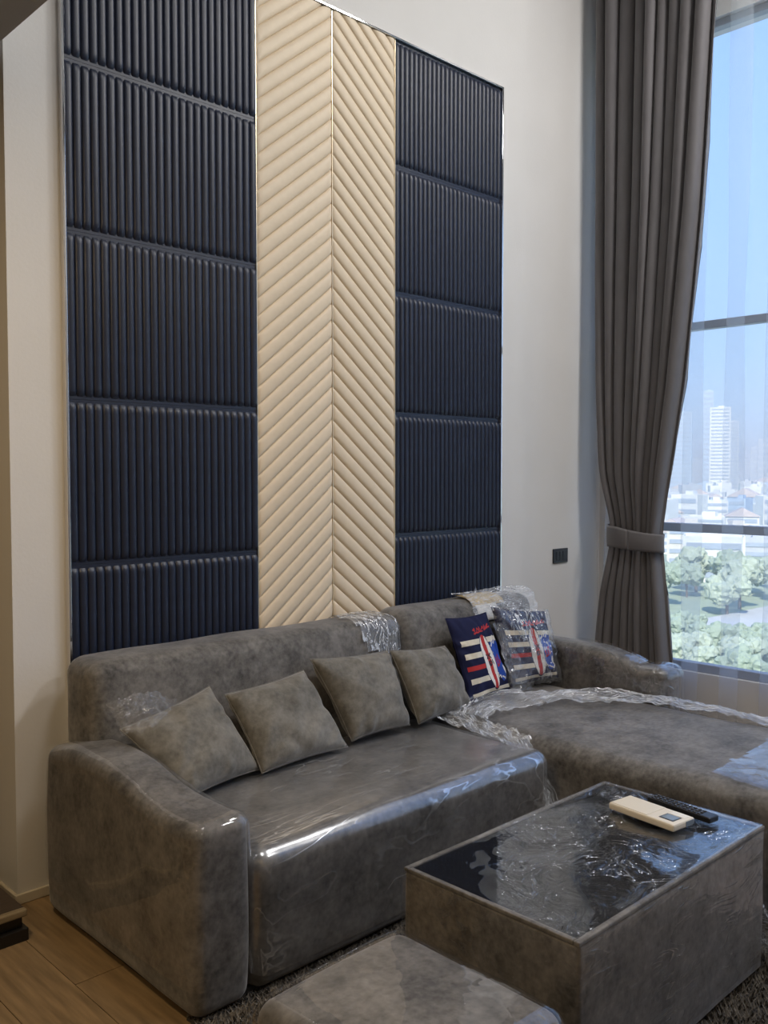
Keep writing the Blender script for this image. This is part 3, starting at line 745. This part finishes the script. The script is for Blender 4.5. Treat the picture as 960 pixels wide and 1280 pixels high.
# ------------------------------------------------------------------ shaggy rug
rug = empty('rug', (2.2, 1.3, 0), 'shaggy grey brown rug under the coffee table', 'rug')
RX0, RX1, RY0, RY1 = 1.30, 3.0, 0.55, 2.12
box('rug_backing', (RX0, RY0, 0.0005), (RX1, RY1, 0.008), M['pile2'], rug, 0, rug.location)
V = []; Fs = []
rr = random.Random(3)
for k in range(46000):
    x = rr.uniform(RX0, RX1); y = rr.uniform(RY0, RY1)
    if TX0 + .02 < x < TX1 - .02 and TY0 + .02 < y < TY1 - .02: continue
    if sx0 < x < sx1 and sy0 < y < sy1: continue
    a = rr.uniform(0, 2 * pi); l = rr.uniform(.010, .022); w = .0035; h = rr.uniform(.018, .036)
    if y > 2.03 or x > 2.97: h = min(h, .02)
    dx, dy = cos(a) * l, sin(a) * l; n0 = len(V)
    bx, by_ = x - 2.2, y - 1.3
    V += [(bx - dy / l * w, by_ + dx / l * w, .006), (bx + dy / l * w, by_ - dx / l * w, .006), (bx + dx, by_ + dy, h)]
    Fs.append((n0, n0 + 1, n0 + 2))
pl = pyd('pile', V, Fs, M['pile'], rug); pl['kind'] = 'stuff'

# ------------------------------------------------------------------ dark step at the far left
stp = empty('wooden_step', (0.75, 3.2, 0), 'low dark wooden step with tan front edge at the wall end', 'step')
spo = stp.location
box('tread', (0.25, 2.875, 0.080), (1.165, 4.3, 0.100), M['darkwood'], stp, .003, spo)
box('nosing', (0.25, 2.848, 0.080), (1.165, 2.8745, 0.102), M['nosing'], stp, .004, spo)
box('riser', (0.25, 2.866, 0.042), (1.155, 2.90, 0.080), M['blackwood'], stp, .002, spo)
box('riser', (0.25, 2.848, 0.0), (1.168, 2.90, 0.041), M['blackwood'], stp, .003, spo)
box('side_board', (1.12, 2.90, 0.0), (1.160, 4.3, 0.080), M['blackwood'], stp, .002, spo)

# ------------------------------------------------------------------ wall switch
sw = empty('wall_switch', (4.522, RY, 1.01), 'dark rectangular switch plate on the white wall beside the curtain', 'switch')
box('plate', (-.074, -.009, -.043), (.074, -.0003, .043), M['switch'], sw, .003)
for k in (-1, 0, 1): box('rocker', (k * .034 - .015, -.0125, -.026), (k * .034 + .015, -.008, .026), M['switch'], sw, .002)

# ------------------------------------------------------------------ curtains
dr = empty('curtain', (4.74, 2.75, 0), 'grey blackout curtain gathered by a tieback beside the window', 'curtain')
do = Vector(dr.location)
def interp(tab, z):
    for (za, a), (zb, b) in zip(tab[:-1], tab[1:]):
        if z <= zb: t = (z - za) / (zb - za); return a + (b - a) * t
    return tab[-1][1]
YL = [(0.02, 3.06), (0.4, 3.02), (0.8, 2.985), (1.10, 2.93), (1.20, 2.93), (1.5, 3.00), (2.0, 3.03), (2.6, 3.045), (4.7, 3.07)]
YR = [(0.02, 2.50), (0.4, 2.53), (0.8, 2.575), (1.05, 2.615), (1.15, 2.625), (1.3, 2.60), (1.6, 2.545), (2.0, 2.485), (2.5, 2.435), (3.0, 2.39), (4.0, 2.33), (4.7, 2.29)]
NF = 9.5
def smooth_tab(tab, z): return (interp(tab, z - .06) + 2 * interp(tab, z) + interp(tab, z + .06)) / 4
def drape(u, v):
    z = 0.02 + 4.66 * v
    yl, yr = smooth_tab(YL, max(.08, z)), smooth_tab(YR, max(.08, z))
    ww_ = u + 0.018 * sin(9.1 * u + 1.0) + 0.012 * nz((u * 3, z * .35, 0), 1, 5)
    y = yl + (yr - yl) * u
    tight = math.exp(-((z - 1.13) / .30) ** 2)
    A = (0.056 + 0.014 * sin(5 * u * pi)) * (1 - .60 * tight)
    ph = 2 * pi * NF * ww_
    x = 4.74 - A * (abs(sin(ph / 2)) ** .45 * 1.9 - 1.1) - 0.010 * sin(ph * .37 + z)
    y += 0.010 * sin(ph) * (1 - .5 * tight)
    # the free edge rolls back towards the window
    x += 0.05 * sstep(.93, 1, u) 
    return Vector((x, y, z)) - do
grid_sheet('drape', drape, 260, 90, M['drape'], dr)
def tie(u, v):
    a = 2 * pi * u; c = Vector((4.735, 2.775, 1.118)); ry, rx = .178, .085
    p = c + Vector((-cos(a) * rx, sin(a) * ry, 0)); s = sin(a)
    p.z += (v - .5) * (.115 + .012 * s) + 0.018 * s + .006 * nz((u * 8, v, 0), 1); p.x -= .006 * sin(pi * v)
    return p - do
tie_o = grid_sheet('tieback', tie, 64, 8, M['drape'], dr); md = tie_o.modifiers.new('t', 'SOLIDIFY'); md.thickness = .004
rail = box('curtain_rail', (4.72, -1.7, 4.70), (4.90, 3.10, 4.73), M['frame'], None, .003); tag(rail, 'grey double curtain rail above the window', 'curtain rail')

shr = empty('sheer_curtain', (4.86, 0.8, 0), 'white translucent sheer curtain hanging in flat folds across the window', 'curtain')
sho = Vector(shr.location)
# plan of the sheer: flat runs with overlapping folds (three layers) at intervals
plan = []
y = 3.10; rs = random.Random(5)
folds = [3.05, 2.90, 2.76, 2.535, 2.300, 2.07, 1.82, 1.58, 1.35, 1.10, .86, .6, .35, .1, -.15, -.4, -.65, -.9, -1.15, -1.4]
X0 = 4.865
plan.append((X0, 3.12))
for k, yf in enumerate(folds):
    w = .105 if k > 2 else .06
    plan += [(X0, yf + w * .2), (X0 - .004, yf - w), (X0 - .012, yf - w - .003), (X0 - .016, yf - w + .004), (X0 - .018, yf - .004), (X0 - .022, yf), (X0 - .030, yf - .004), (X0 - .026, yf - w * .6), (X0 - .012, yf - w - .02)]
plan.append((X0, -1.75))
def sheer(u, v):
    t = u * (len(plan) - 1.0001); i = int(t); f = t - i
    a, b = plan[i], plan[i + 1]
    z = 0.015 + 4.68 * v
    lean = 0.022 * (v - .35) + 0.008 * sin(3 * z + i * .6)
    return Vector((a[0] + (b[0] - a[0]) * f + .006 * sin(2.2 * z + i), a[1] + (b[1] - a[1]) * f - lean, z)) - sho
grid_sheet('sheer', sheer, (len(plan) - 1) * 2, 40, M['sheer'], shr)

# ------------------------------------------------------------------ city outside
GZ = -30.0
def pos(px, d):
    # a point at ground level seen d metres away in the direction of image column px
    a = TH - atan((px - 480) / F_PX); return Vector((cos(a) * d, sin(a) * d, GZ))
def hgt(py, d): return CAM_H - (py - 592) / F_PX * d
cm_ = {k: simple('city_' + k, c, 0.8, noise_amt=0.08, noise_scale=.3) for k, c in dict(white=(.80, .80, .78), grey=(.55, .57, .60), cream=(.72, .68, .60), blue=(.45, .55, .68), roof=(.58, .50, .46), ground=(.36, .42, .30), road=(.55, .55, .55), leaf=(.33, .39, .28), leaf2=(.42, .47, .35), trunk=(.15, .11, .08), glass=(.40, .46, .54)).items()}  # leaf tones paled to carry haze and glare in their colour
g = pyd('ground', [(30, -4000, GZ), (9000, -4000, GZ), (9000, 9000, GZ), (30, 9000, GZ)], [(0, 1, 2, 3)], cm_['ground']); structure(g)
rc = random.Random(11)
def building(name, p, w, d, h, m, label, group=None, floors=0, rot=None, roof='flat'):
    t = empty(name, p, label, 'building', group); t.rotation_euler = (0, 0, rot if rot is not None else radians(26))
    box('body', (-d / 2, -w / 2, 0), (d / 2, w / 2, h), m, t)
    if roof == 'flat':
        bm = bmesh.new()
        for a, b in (((-d / 2, -w / 2, h), (d / 2, -w / 2 + .4, h + 1)), ((-d / 2, w / 2 - .4, h), (d / 2, w / 2, h + 1)), ((-d / 2, -w / 2 + .4, h), (-d / 2 + .4, w / 2 - .4, h + 1)), ((d / 2 - .4, -w / 2 + .4, h), (d / 2, w / 2 - .4, h + 1))): add_box(bm, a, b)
        from_bm('parapet', bm, m, t)
        box('roof_house', (-d * .15, -w * .2, h), (d * .25, w * .1, h + 3), m, t)
    else:
        rh = w * .28
        pyd('roof', [(-d / 2 - .6, -w / 2 - .6, h), (d / 2 + .6, -w / 2 - .6, h), (d / 2 + .6, w / 2 + .6, h), (-d / 2 - .6, w / 2 + .6, h), (-d / 2, 0, h + rh), (d / 2, 0, h + rh)],
            [(0, 1, 5, 4), (3, 4, 5, 2), (0, 4, 3), (1, 2, 5), (0, 3, 2, 1)], cm_['roof'], t)
    if floors:
        fh = h / floors; me = None
        for k in range(floors):
            if me is None:
                o = box('window_band', (-d / 2 - .25, -w / 2 + w * .06, fh * .35), (-d / 2 + .1, w / 2 - w * .06, fh * .78), cm_['glass'], t); me = o.data
            else:
                o = link('window_band', me, None, t); o.location = (0, 0, k * fh)
    return t
building('tower', pos(899, 1250), 25, 22, hgt(516, 1250) - GZ, cm_['white'], 'tall white tower with banded floors standing on the city skyline', None, 26)
building('tower', pos(884, 1600), 16, 16, hgt(496, 1600) - GZ, cm_['blue'], 'slim bluish tower just left of the banded white tower', None, 20)
building('tower', pos(915, 1900), 22, 20, hgt(532, 1900) - GZ, cm_['grey'], 'grey slab tower behind the right side of the banded white tower', None, 18)
building('tower', pos(850, 1500), 34, 20, hgt(520, 1500) - GZ, cm_['blue'], 'pale hazy tower nearest the grey curtain', None, 18)
for px, d, w, py in ((945, 2600, 30, 562), (953, 2400, 24, 553), (962, 2700, 36, 566), (935, 3000, 26, 572), (868, 2800, 40, 575), (978, 2200, 30, 540)):
    building('tower', pos(px, d), w, 20, hgt(py, d) - GZ, cm_['grey'], 'small distant grey tower on the hazy horizon', 'distant towers on the horizon', 8)
wb = building('apartment_block', pos(893, 285), 17, 14, hgt(668, 285) - GZ, cm_['white'], 'plain white block just beyond the trees in the lower pane', None, 3)
wb2 = building('apartment_block', pos(862, 330), 14, 12, hgt(655, 330) - GZ, cm_['cream'], 'cream block beside the curtain in the lower pane', None, 4)
wb3 = building('apartment_block', pos(948, 300), 15, 12, hgt(668, 300) - GZ, cm_['grey'], 'grey blue block on the right of the lower pane', None, 4)
cols = ['white', 'white', 'grey', 'cream', 'blue', 'white']
spots = [(wb.location.xy, 14), (wb2.location.xy, 12), (wb3.location.xy, 12)]
n_h = 0; tries = 0
while n_h < 75 and tries < 4000:
    tries += 1
    d = 370 + 1000 * rc.random() ** 1.4; p = pos(rc.uniform(770, 1060), d); w = rc.uniform(10, 24); dd = rc.uniform(9, 16); r_ = sqrt(w * w + dd * dd) / 2 + 1
    if any((p.xy - q).length < r_ + rq for q, rq in spots): continue
    if d > 1150: continue
    spots.append((p.xy, r_)); n_h += 1
    building('townhouse', p, w, dd, rc.uniform(7, 16) * (1 + d / 2500), cm_[rc.choice(cols)], 'low pale building in the dense city below the horizon', 'low city buildings below the horizon', 3 if d < 700 else 0, radians(26 + rc.uniform(-25, 25)), rc.choice(['flat', 'flat', 'gable']))
bm = bmesh.new()
for k in range(700):
    d = 3200 + 3600 * rc.random() ** 1.5; p = pos(rc.uniform(600, 1250), d); w = rc.uniform(8, 22) * (d / 2200); h = rc.uniform(6, 18) * (.8 + d / 5000)
    if rc.random() < .05: h *= 3
    add_box(bm, (p.x - w / 2, p.y - w / 2, GZ), (p.x + w / 2, p.y + w / 2, GZ + h))
far = from_bm('distant_city', bm, cm_['white']); tag(far, 'countless tiny pale roofs of the far city at the horizon', 'city', None, 'stuff')
# road rising to the right
a, b = pos(800, 175), pos(1000, 232); n = (b - a).cross(Vector((0, 0, 1))).normalized() * 6; up = Vector((0, 0, .15))
rd = pyd('road', [a - n + up, b - n + up, b + n + up, a + n + up], [(0, 1, 2, 3)], cm_['road']); structure(rd)
# trees
def tree(p, r, h, m, label):
    t = empty('tree', p, label, 'tree', 'trees below the window'); rt = random.Random(int(p.x * 7))
    bm = bmesh.new(); bmesh.ops.create_cone(bm, segments=7, radius1=r * .07, radius2=r * .04, depth=h * .6, matrix=Matrix.Translation((0, 0, h * .3)), cap_ends=True)
    from_bm('trunk', bm, cm_['trunk'], t)
    bm = bmesh.new()
    for k in range(20):
        a = rt.uniform(0, 2 * pi); q = Vector((cos(a) * r * .7 * rt.random(), sin(a) * r * .7 * rt.random(), h * .62 + rt.uniform(-.3, .35) * r))
        bmesh.ops.create_icosphere(bm, subdivisions=3, radius=r * rt.uniform(.24, .42), matrix=Matrix.Translation(q))
    for v in bm.verts:
        v.co += v.normal * (r * .16 * nz(v.co, 2.2 / r * 2, 3) + r * .10 * nz(v.co, 9 / r, 5))
    from_bm('crown', bm, m, t)
TL_ = 'leafy green tree standing below the window'
tsp = []
for k in range(400):
    if len(tsp) >= 40: break
    near = rc.random() < .4
    d = rc.uniform(138, 172) if near else rc.uniform(215, 268); p = pos(rc.uniform(790, 1020), d); r = rc.uniform(3, 4.4) if near else rc.uniform(4, 6.5)
    if any((p.xy - q).length < .95 * (r + rq) for q, rq in tsp): continue
    tsp.append((p.xy, r)); tree(p, r, rc.uniform(5, 7) if near else rc.uniform(9, 13), cm_['leaf'] if rc.random() < .5 else cm_['leaf2'], TL_)
# hazy air over the city
hz = box('haze', (100, -2500, GZ - 1), (5600, 5600, 110), None); hm = bpy.data.materials.new('hazy_air'); hm.use_nodes = True
hn = hm.node_tree; hn.nodes.clear(); ho = hn.nodes.new('ShaderNodeOutputMaterial'); hv = hn.nodes.new('ShaderNodeVolumeScatter')
hv.inputs['Density'].default_value = 0.0007; hv.inputs['Color'].default_value = (.78, .88, 1, 1); hn.links.new(hv.outputs[0], ho.inputs['Volume'])
hz.data.materials.append(hm); tag(hz, 'pale hazy air over the city towards the horizon', 'haze', None, 'stuff')
